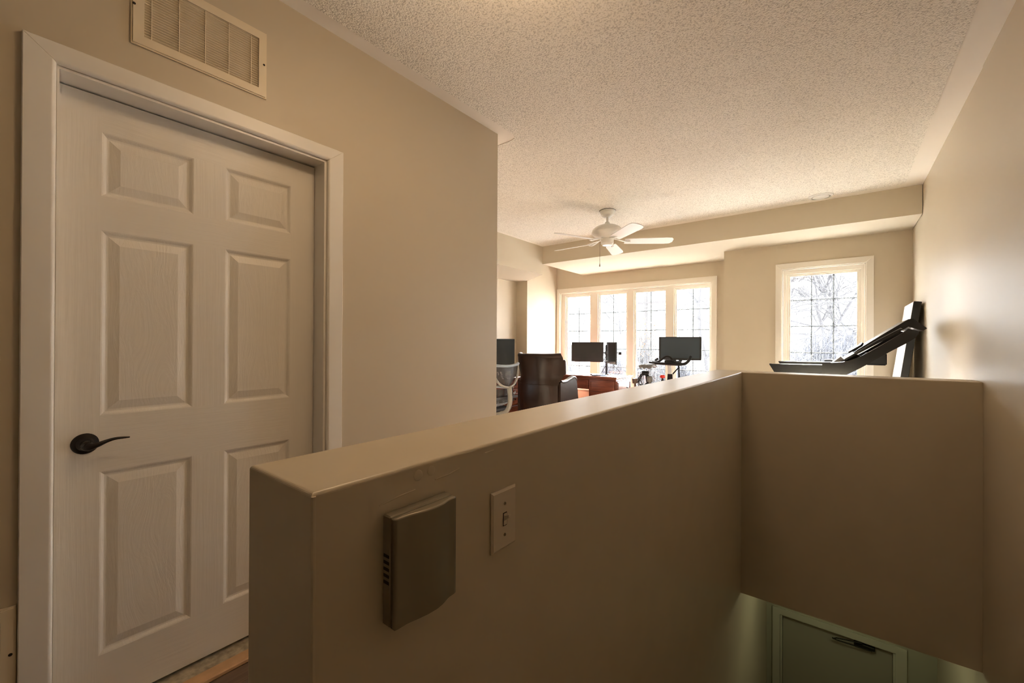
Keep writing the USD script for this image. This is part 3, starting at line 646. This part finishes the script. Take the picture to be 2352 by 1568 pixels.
for s in (-1, 1):
    part(lc, 'wing_pad', tube(smoothpath([backpt(0.5 + s * 0.485, v_) + np.array([-s * 0.012, 0.055, 0]) for v_ in (0.70, 0.77, 0.85, 0.92)], 4), [0.02] + [0.030] * 11 + [0.02], 12), 'leather', smooth=60)
    prf = [(0.17, 0.24), (0.62, 0.24), (0.58, 0.60), (0.545, 0.765), (0.50, 0.785), (0.42, 0.765), (0.30, 0.735), (0.17, 0.735)]
    m = prism_x(Polygon(prf).buffer(-0.015).buffer(0.015), 0.295, 0.362)
    if s < 0: m = trimesh.Trimesh(m.vertices * (-1, 1, 1), m.faces[:, ::-1], process=False)
    ar = part(lc, 'armrest', m, 'leather', smooth=40)
    part(ar, 'arm_pad', tube(smoothpath([(s * 0.33, 0.20, 0.740), (s * 0.33, 0.24, 0.733), (s * 0.33, 0.32, 0.738), (s * 0.33, 0.43, 0.766), (s * 0.33, 0.51, 0.782), (s * 0.33, 0.555, 0.74)], 5), 0.040, 12, squash=0.5), 'leather', smooth=60)
part(lc, 'gas_column', cyl((0, 0.36, 0.10), (0, 0.36, 0.40), 0.03), 'black_plastic')
for k in range(5):
    a = math.radians(72 * k + 18); e = np.array([0.30 * math.cos(a), 0.36 + 0.30 * math.sin(a), 0.07])
    lg = part(lc, 'leg', tube([(0, 0.36, 0.11), e], [0.03, 0.02], 10), 'cherry_dark')
    part(lg, 'caster', cyl(e + (-.015, 0, -.042), e + (.015, 0, -.042), 0.028, n=16), 'black_plastic')

# ================================================================ MESH TASK CHAIR (faces the credenza, local +y = facing)
mc = thing('mesh_chair', 'grey mesh task chair with a sculpted frame beside the leather chair', 'office chair', (-3.20, 3.95, 0), 90)
tk = lambda pts, rad, n=10, sq=1.0: tube(smoothpath(pts, 6), rad, n, squash=sq)
part(mc, 'top_rail', tk([(-0.25, 0.0, 0.985), (-0.17, -0.03, 0.972), (0, -0.045, 0.962), (0.17, -0.03, 0.972), (0.25, 0.0, 0.985)], [0.024] * 25, 12, 0.75), 'grey_blue', smooth=60)
for s in (-1, 1):
    part(mc, 'side_frame', tk([(s * 0.25, 0, 0.99), (s * 0.245, -0.005, 0.93), (s * 0.215, -0.02, 0.84), (s * 0.165, -0.035, 0.77), (s * 0.09, -0.05, 0.725), (0, -0.06, 0.705)], [0.014] * 31, 10), 'grey_frame', smooth=60)
    part(mc, 'armrest', rbox(s * 0.27 - 0.045, 0.10, 0.655, s * 0.27 + 0.045, 0.36, 0.685, 0.014), 'grey_frame', smooth=50)
    part(mc, 'arm_post', tk([(s * 0.24, 0.16, 0.40), (s * 0.28, 0.15, 0.50), (s * 0.27, 0.17, 0.66)], [0.02] * 13), 'grey_frame', smooth=50)
part(mc, 'back_mesh', sheet(lambda u, v: np.array([(2 * u - 1) * np.interp(v, [0, .1, .5, 1], [.06, .11, .205, .245]), -0.045 * (1 - (2 * u - 1) ** 2) - 0.005, 0.715 + 0.26 * v]), 15, 13, 0.003), 'mesh_weave')
part(mc, 'spine', tk([(0, -0.06, 0.72), (0, -0.075, 0.62), (0, -0.07, 0.50), (0, 0.0, 0.40), (0, 0.15, 0.38)], np.linspace(.036, .028, 25), 12, 0.6), 'grey_frame', smooth=60)
part(mc, 'lumbar_mesh', sheet(lambda u, v: np.array([(2 * u - 1) * np.interp(v, [0, 1], [.20, .17]), -0.03 * (1 - (2 * u - 1) ** 2) + 0.02, 0.52 + 0.17 * v]), 13, 9, 0.003), 'mesh_weave')
part(mc, 'lumbar_band', rbox(-0.21, -0.035, 0.565, 0.21, -0.02, 0.60, 0.006), 'chair_dark', smooth=50)
part(mc, 'seat_shell', sheet(lambda u, v: np.array([(2 * u - 1) * (0.245 - 0.03 * v * v), 0.02 + 0.46 * v, 0.455 + 0.12 * max(0, 1 - 4 * v) ** 1.5 * 1.0 + 0.05 * (2 * u - 1) ** 4]), 15, 15, 0.02), 'mesh_seat')
part(mc, 'seat_pad', rbox(-0.215, 0.06, 0.40, 0.215, 0.48, 0.445, 0.02), 'chair_dark', smooth=50)
part(mc, 'gas_column', cyl((0, 0.22, 0.10), (0, 0.22, 0.40), 0.026), 'chair_dark')
for k in range(5):
    a = math.radians(72 * k + 50); e = np.array([0.29 * math.cos(a), 0.22 + 0.29 * math.sin(a), 0.07])
    lg = part(mc, 'leg', tube([(0, 0.22, 0.11), e], [0.028, 0.018], 10), 'grey_frame')
    part(lg, 'caster', cyl(e + (-.015, 0, -.042), e + (.015, 0, -.042), 0.028, n=16), 'black_plastic')

# ================================================================ CREDENZA WITH SCREEN
cr = thing('credenza', 'dark red cherry credenza with knobbed drawers along the far left wall', 'cabinet', (-4.225, 3.40, 0))
CDp, CL = 0.455, 1.68
part(cr, 'body', box(0, 0, 0.05, CDp, CL, 0.705, 0.003), 'cherry', )
part(cr, 'top', cat_([box(-.005, -0.02, 0.718, CDp + 0.035, CL + 0.02, 0.742, 0.005), box(0, -0.01, 0.705, CDp + 0.022, CL + 0.01, 0.718, 0.003)]), 'cherry_dark')
part(cr, 'plinth', box(0.01, 0.01, 0, CDp - 0.02, CL - 0.01, 0.05), 'cherry_dark', smooth=False)
for y0 in (0.03, 1.27):
    for z0, z1 in ((0.575, 0.690), (0.515, 0.562), (0.335, 0.503), (0.075, 0.322)):
        if z1 - z0 > .08: raised(cr, y0, y0 + 0.38, z0, z1, CDp, 'drawer', 'cherry', (y0 + 0.19, (z0 + z1) / 2), axis='x', depth=0.014)
        else:
            o = part(cr, 'drawer', box(CDp, y0, z0, CDp + 0.014, y0 + 0.38, z1, 0.003), 'cherry'); part(o, 'knob', cyl((CDp + .014, y0 + .19, .54), (CDp + .032, y0 + .19, .54), 0.009), 'steel')
for y0 in (0.43, 0.85):
    raised(cr, y0, y0 + 0.40, 0.075, 0.690, CDp, 'cabinet_door', 'cherry', (y0 + (0.36 if y0 < .6 else .04), 0.42), axis='x', depth=0.014)
tv = thing('television', 'large dark flat screen standing on the credenza by the wall', 'television', (-4.03, 4.585, 0.742), -14)
part(tv, 'housing', box(-0.04, -0.49, 0.07, -0.004, 0.49, 0.560, 0.005), 'bezel')
part(tv, 'screen', box(-0.004, -0.482, 0.082, -0.001, 0.482, 0.552), 'tv_screen', smooth=False)
part(tv, 'stand', cat_([box(-0.035, -0.05, 0.01, -0.015, 0.05, 0.09), box(-0.12, -0.16, 0.0, 0.10, 0.16, 0.012, 0.004)]), 'black_plastic')

# ================================================================ EXERCISE BIKE (local +y = riding direction)
bk = thing('exercise_bike', 'exercise bike with large touch screen in front of the wide window', 'exercise bike', (-1.75, 4.74, 0), -9)
part(bk, 'saddle', sheet(lambda u, v: np.array([(2 * u - 1) * np.interp(v, [0, .25, .5, 1], [.050, .066, .034, .016]), -0.06 + 0.20 * v, 0.985 - 0.020 * math.exp(-((2 * u - 1) / .3) ** 2) * np.interp(v, [0, .5, 1], [1, .5, 0]) - 0.016 * (2 * u - 1) ** 2 - 0.01 * (2 * v - 1) ** 2]), 17, 15, 0.036), 'rack_grey', smooth=60)
part(bk, 'saddle_clamp', cyl((-0.035, -0.03, 0.915), (0.035, -0.03, 0.915), 0.018), 'black_plastic')
part(bk, 'seat_post', tube([(0, 0.00, 0.91), (0, 0.10, 0.52), (0, 0.14, 0.36)], [0.02, 0.028, 0.035], 14), 'black_plastic')
part(bk, 'main_frame', tube([(0, 0.16, 0.34), (0, 0.42, 0.50), (0, 0.56, 0.62)], [0.045, 0.05, 0.045], 14), 'black_plastic')
part(bk, 'head_post', tube([(0, 0.50, 0.48), (0, 0.555, 0.74), (0, 0.558, 0.87)], [0.045, 0.036, 0.028], 14), 'black_plastic')
part(bk, 'upper_post', tube([(0, 0.56, 0.74), (0, 0.55, 0.93), (0, 0.53, 1.005)], [0.024, 0.021, 0.020], 14), 'bike_white', label='pale grey handlebar post')
part(bk, 'flywheel', move(lathe([(0, -0.02), (0.20, -0.02), (0.22, -0.012), (0.22, 0.012), (0.20, 0.02), (0, 0.02)], 40), (0, 0.62, 0.32), ry=90), 'black_plastic')
part(bk, 'down_tube', tube([(0, 0.14, 0.36), (0, 0.10, 0.12)], 0.035, 12), 'black_plastic')
part(bk, 'fork', tube([(0, 0.50, 0.50), (0, 0.78, 0.12)], 0.035, 12), 'black_plastic')
for y in (0.0, 0.82): part(bk, 'stabilizer', cyl((-0.26, y, 0.06), (0.26, y, 0.06), 0.03), 'black_plastic')
part(bk, 'base_beam', tube([(0, 0.0, 0.06), (0, 0.82, 0.06)], 0.03, 12), 'black_plastic')
part(bk, 'handlebar', tk([(-0.24, 0.70, 1.045), (-0.25, 0.62, 1.015), (-0.235, 0.50, 1.006), (-0.19, 0.445, 1.002), (-0.09, 0.44, 1.0), (0, 0.44, 0.998), (0.09, 0.44, 0.997), (0.18, 0.445, 0.998), (0.225, 0.49, 1.010), (0.24, 0.55, 1.045), (0.245, 0.59, 1.09)], [0.017] * 61, 12), 'black_plastic', smooth=60)
part(bk, 'grip_loop', tk([(-0.19, 0.47, 1.012), (-0.12, 0.48, 1.016), (-0.075, 0.50, 1.050), (-0.03, 0.52, 1.080), (0.02, 0.52, 1.075), (0.06, 0.50, 1.04), (0.10, 0.48, 1.014), (0.18, 0.47, 1.012)], [0.014] * 43, 10), 'black_plastic', smooth=60)
part(bk, 'bar_clamp', rbox(-0.02, 0.44, 0.995, 0.09, 0.56, 1.045, 0.018), 'black_plastic', smooth=50)
kn = part(bk, 'resistance_knob', lathe([(0, 0.842), (0.020, 0.840), (0.030, 0.825), (0.030, 0.812), (0.018, 0.802), (0, 0.802)], 24, (0.02, 0.33, 0.03)), 'red_plastic', label='bright red resistance knob')
part(kn, 'knob_stem', tube([(0.02, 0.33, 0.835), (0.015, 0.34, 0.78), (0, 0.38, 0.52)], [0.010, 0.018, 0.02], 12), 'black_plastic')
part(bk, 'screen_arm', tube([(0.01, 0.56, 1.00), (0.06, 0.72, 1.03), (0.085, 0.725, 1.18)], 0.02, 12), 'black_plastic')
part(bk, 'rear_strut', tube([(0.07, 0.64, 1.03), (0.075, 0.66, 0.72)], 0.010, 8), 'black_plastic')
part(bk, 'adjusting_lever', tube([(0.035, 0.56, 0.87), (0.085, 0.60, 0.945)], 0.008, 8), 'black_plastic')
scr = lambda m: move(move(m, rx=-3), (0.085, 0.655, 1.185), rz=23)
ts = part(bk, 'touch_screen', scr(box(-0.252, 0.001, -0.145, 0.238, 0.032, 0.145, 0.006)), 'bezel')
part(ts, 'display', scr(box(-0.231, -0.001, -0.120, 0.217, 0.002, 0.133)), 'screen_glass', smooth=False)
for (xx, zz, m) in ((-0.045, 0.770, 'rack_brown'), (0.135, 0.80, 'rack_grey')):
    part(bk, 'hand_weight', move(lathe([(0, -.085), (0.026, -.085), (0.030, -.075), (0.030, -.03), (0.013, -.025), (0.013, .025), (0.030, .03), (0.030, .075), (0.026, .085), (0, .085)], 24), (xx, -0.17, zz), rx=8), m)
part(bk, 'weight_rack', cat_([tk([(-0.16, -0.16, 0.74), (-0.06, -0.2, 0.70), (0.03, -0.2, 0.70), (0.12, -0.16, 0.75)], [0.006] * 19, 6), tube([(0, -0.17, 0.72), (0, 0.02, 0.80)], 0.01, 8)]), 'black_plastic')
pts = []
for k in range(64):
    a = k * 0.62; pts.append((0.025 + (0.060 + 0.018 * math.sin(k * 1.7)) * math.cos(a), -0.10 + 0.02 * math.sin(k * .9), 0.825 + (0.075 + 0.014 * math.cos(k * 2.1)) * math.sin(a)))
cb = [(-1.75 + p[0] * math.cos(math.radians(-9)) - p[1] * math.sin(math.radians(-9)), 4.74 + p[0] * math.sin(math.radians(-9)) + p[1] * math.cos(math.radians(-9)), p[2]) for p in pts]
one('cable_bundle', tube(smoothpath(cb, 3), 0.0042, 6), 'black_plastic', 'tangled black cable bundle hanging under the bike saddle', 'cable')

# ================================================================ TREADMILL (belt runs along x, walker faces the right wall)
tm = thing('treadmill', 'black treadmill with long handrails and tilted console behind the half wall', 'treadmill', (0, 4.05, 0))
def px(poly):  return poly
armtop = [(-0.095, 1.103), (-0.04, 1.108), (0.04, 1.122), (0.14, 1.175), (0.330, 1.318), (0.375, 1.362)]
armbot = [(0.410, 1.295), (0.365, 1.258), (0.270, 1.190), (0.160, 1.105), (0.075, 1.045), (0.01, 1.010), (-0.095, 1.000)]
armp = Polygon([tuple(p) for p in smoothpath([(a, b, 0) for a, b in armtop], 5)[:, :2]] + [(0.425, 1.345), (0.428, 1.325)] + [tuple(p) for p in smoothpath([(a, b, 0) for a, b in armbot], 5)[:, :2]])
armp = armp.buffer(-0.006).buffer(0.006)
plate = Polygon([(0.375, 1.428), (0.400, 1.432), (0.470, 1.362), (0.450, 1.345), (0.375, 1.375), (0.285, 1.305), (0.095, 1.175), (0.075, 1.185), (0.105, 1.215), (0.23, 1.315)]).buffer(-0.004).buffer(0.004)
TW = 0.72
for y0 in (0.0, TW - 0.07):
    a_ = part(tm, 'console_arm', prism_y(armp, y0, y0 + 0.07), 'satin_black', smooth=35)
    part(tm, 'handrail', prism_y(Polygon([(-0.470, 1.086), (-0.452, 1.084), (-0.09, 1.088), (-0.09, 1.000), (-0.425, 1.005)]).buffer(-0.004).buffer(0.004), y0 + 0.006, y0 + 0.064), 'black_plastic', smooth=35)
    part(tm, 'arm_sleeve', prism_y(Polygon([(-0.115, 1.109), (-0.06, 1.112), (-0.06, 0.998), (-0.115, 0.996)]), y0 - 0.002, y0 + 0.072), 'satin_black', smooth=False)
    part(tm, 'upright', prism_y(Polygon([(-0.085, 1.005), (-0.005, 1.005), (0.36, 0.16), (0.27, 0.16)]), y0 + 0.012, y0 + 0.058), 'black_plastic', smooth=False)
part(tm, 'console', prism_y(plate, 0.0, TW), 'satin_black', smooth=35)
part(tm, 'console_rib', prism_y(Polygon([(0.30, 1.340), (0.345, 1.356), (0.335, 1.366), (0.21, 1.280), (0.02, 1.136), (0.03, 1.128)]), -0.004, TW + 0.004), 'black_plastic', smooth=False)
part(tm, 'trim_line', prism_y(Polygon([(0.345, 1.3575), (0.335, 1.3675), (0.21, 1.2815), (0.02, 1.1375), (0.02, 1.1345), (0.21, 1.2780), (0.334, 1.3635)]), -0.005, TW + 0.005), 'steel', smooth=False, label='thin bright metal line along the console edge')
part(tm, 'console_pod', prism_y(Polygon([(0.00, 1.105), (0.09, 1.165), (0.12, 1.15), (0.05, 1.09)]).buffer(0.008), 0.10, TW - 0.10), 'black_plastic')
bh = part(tm, 'book_holder', prism_y(Polygon([(0.045, 1.190), (0.120, 1.245), (0.130, 1.262), (0.140, 1.255), (0.125, 1.225), (0.05, 1.178)]), 0.12, 0.60), 'satin_black', smooth=False)
part(tm, 'cup_holder', prism_y(Polygon([(-0.06, 1.095), (0.0, 1.155), (0.03, 1.12), (0.0, 1.09)]), 0.12, 0.60), 'grey_frame', smooth=False)
part(tm, 'fan_box', box(0.16, TW - 0.30, 1.08, 0.29, TW - 0.05, 1.18, 0.01), 'black_plastic')
part(tm, 'deck', box(-1.15, 0.02, 0.10, 0.30, TW - 0.02, 0.19, 0.02), 'black_plastic')
part(tm, 'motor_cover', rbox(0.10, 0.03, 0.12, 0.46, TW - 0.03, 0.30, 0.05), 'black_plastic', smooth=50)
part(tm, 'belt', box(-1.10, 0.12, 0.19, 0.10, TW - 0.12, 0.196), 'chair_dark', smooth=False)
for x_ in (-1.05, 0.3):
    for y_ in (0.08, TW - 0.08): part(tm, 'foot', cyl((x_, y_, 0), (x_, y_, 0.105), 0.03), 'black_plastic')

# ================================================================ CANVAS LEANING ON THE RIGHT WALL
cv = thing('wall_art', 'black-edged canvas picture leaning against the right wall beyond the treadmill', 'picture', (0.297, 5.04, 0))
lean = math.degrees(math.atan2(0.20, 1.60))
part(cv, 'canvas', move(box(0, 0, 0, 0.052, 0.66, 1.640, 0.002), ry=lean), 'canvas_edge')
part(cv, 'print', move(box(-0.002, 0.004, 0.004, 0.0, 0.656, 1.636), ry=lean), 'canvas_print', smooth=False)

# ================================================================ OUTSIDE
GZ = -3.3
S('ground_outside', prism(sbox(-90, -60, 80, 160).difference(sbox(-5.2, -3.2, 1.6, YB + 0.6)), GZ - 0.3, GZ), 'snowy_ground', 'pale winter ground outside the windows', 'ground', smooth=False)
def bare_tree(name, label, base, h, seed, m='bark', levels=5, spread=0.55, r0=0.085, group=None, lean=(0, 0)):
    rg = np.random.default_rng(seed); t = thing(name, label, 'tree', base, group=group)
    segs = {0: [], 1: []}
    def grow(p, d, L, rad, lev):
        n = 4 if lev < 3 else 2; q = [p]; dd = d.copy()
        for _ in range(n):
            dd = dd + rg.normal(0, 0.10, 3); dd[2] += 0.03; dd /= np.linalg.norm(dd); q.append(q[-1] + dd * L / n)
        segs[0 if lev == 0 else 1].append(tube(q, np.linspace(rad, rad * 0.65, n + 1), 5 if lev < 2 else 3, caps=False))
        if lev >= levels: return
        for c in range(5 if lev < 2 else 4 if lev < 4 else 3):
            k = rg.integers(1 if lev else 2, n + 1); nd = dd + rg.normal(0, spread, 3); nd[2] = abs(nd[2]) * 0.8 + 0.1 if lev < 2 else nd[2]; nd /= np.linalg.norm(nd)
            grow(q[k], nd, L * rg.uniform(0.55, 0.80), max(rad * 0.60, 0.012), lev + 1)
    grow(np.zeros(3), np.array([lean[0], lean[1], 1.0]), h * 0.42, r0, 0)
    part(t, 'trunk', cat_(segs[0]), m, smooth=True); part(t, 'branches', cat_(segs[1]), m, smooth=True)
    return t
def at(x_ratio, y): return (x_ratio * y, y, GZ)
bare_tree('bare_tree', 'bare grey tree spreading wide behind the right window', at(-0.030, 36), 15, 3, levels=5, r0=0.17)
bare_tree('bare_tree', 'thin bare tree at the left of the right window', at(-0.090, 66), 22, 5, levels=5, r0=0.16)
bare_tree('bare_tree', 'large bare tree with slanting branches in the rightmost light of the wide window', at(-0.225, 31), 17.5, 8, m='bark', levels=5, r0=0.15, lean=(0.15, 0))
bare_tree('bare_tree', 'bare tree behind the second light of the wide window', at(-0.44, 46), 17, 11, levels=5, r0=0.14)
bare_tree('bare_tree', 'pale bare tree at the far left of the wide window', at(-0.60, 64), 21, 14, levels=5, r0=0.16)
def shrub(name, label, base, sx, sz, n, seed, m, leaf=None, group=None):
    rg = np.random.default_rng(seed); t = thing(name, label, 'shrub', base, group=group); tw = []
    for _ in range(n):
        a = rg.uniform(0, 2 * np.pi); rr = sx * math.sqrt(rg.uniform()) ; p = np.array([rr * math.cos(a) * .25, rr * math.sin(a) * .25, 0]); e = np.array([rr * math.cos(a), rr * math.sin(a), sz * rg.uniform(.45, 1) * (1 - .4 * (rr / sx) ** 2)])
        mid = (p + e) / 2 + rg.normal(0, .12, 3); tw.append(tube([p, mid, e], [0.03, 0.02, 0.010], 3, caps=False))
        for _ in range(4):
            f = mid + (e - mid) * rg.uniform(); tw.append(tube([f, f + rg.normal(0, .32, 3) + (0, 0, .15)], [0.012, 0.006], 3, caps=False))
    part(t, 'twigs', cat_(tw), m, smooth=False)
    if leaf:
        q = []
        for _ in range(leaf):
            a = rg.uniform(0, 2 * np.pi); rr = sx * 0.75 * math.sqrt(rg.uniform()); c = np.array([rr * math.cos(a), rr * math.sin(a), sz * rg.uniform(.25, 1)]); s = .024
            tri = np.array([c + rg.normal(0, s, 3) for _ in range(4)]); q.append(trimesh.Trimesh(tri, [[0, 1, 2], [0, 2, 3]], process=False))
        part(t, 'leaves', cat_(q), 'rust_leaf', smooth=False, kind='stuff')
    return t
for i, (xr_, y, sx, sz) in enumerate(((-0.072, 16, 0.85, 4.6), (-0.03, 21, 1.15, 5.4), (0.008, 27, 1.4, 5.6))):
    shrub('bare_shrub', ('bare grey shrub at the left below the right window', 'tallest bare grey shrub in the middle below the right window', 'bare grey shrub at the right below the right window')[i], at(xr_, y), sx, sz, 900, 30 + i, 'bush', group='grey shrubs outside the right window')
for i, (xr_, y, sx, sz) in enumerate(((-0.60, 19, 1.5, 3.9), (-0.47, 25, 1.9, 4.2), (-0.31, 28, 2.0, 4.3), (-0.20, 21, 1.6, 3.9))):
    shrub('bare_shrub', ('low bare shrub outside the leftmost light of the wide window', 'low bare shrub outside the second light of the wide window', 'low bare shrub behind the bike screen outside', 'low bare shrub outside the rightmost light of the wide window')[i], at(xr_, y), sx, sz, 700, 50 + i, 'bush', group='low shrubs outside the wide window')
shrub('oak_sapling', 'small tree with rust-brown leaves outside the third window light', at(-0.378, 17), 0.8, 5.6, 200, 77, 'bark', leaf=1500)
up_ = thing('utility_pole', 'wooden utility pole with crossarms seen through the third window light', 'utility pole', at(-0.372, 21))
part(up_, 'pole', cyl((0, 0, 0), (0, 0, 9.5), 0.095, 0.07, n=10), 'pole_wood')
for z, w in ((7.35, 0.75), (6.6, 0.9)):
    a_ = part(up_, 'crossarm', box(-w, -0.06, z - 0.05, w, 0.06, z + 0.05), 'pole_wood', smooth=False)
    for x_ in (-w + .1, -w / 2, w / 2, w - .1): part(a_, 'insulator', cyl((x_, 0, z + 0.05), (x_, 0, z + 0.2), 0.045, n=8), 'rack_grey')
for i, (z, off) in enumerate(((6.20, 0.0), (6.38, 0.02), (7.75, 0.05))):
    pts = [(x_ - 4, 20.6 + off, GZ + z + 0.0004 * x_ * x_) for x_ in np.linspace(-20, 22, 24)]
    one('power_line', tube(pts, 0.020 if i < 2 else 0.014, 5), 'bark', ('lower thick power line crossing outside the windows', 'upper twin of the thick power line outside the windows', 'thin high power line at the top of the utility pole')[i], 'power line')
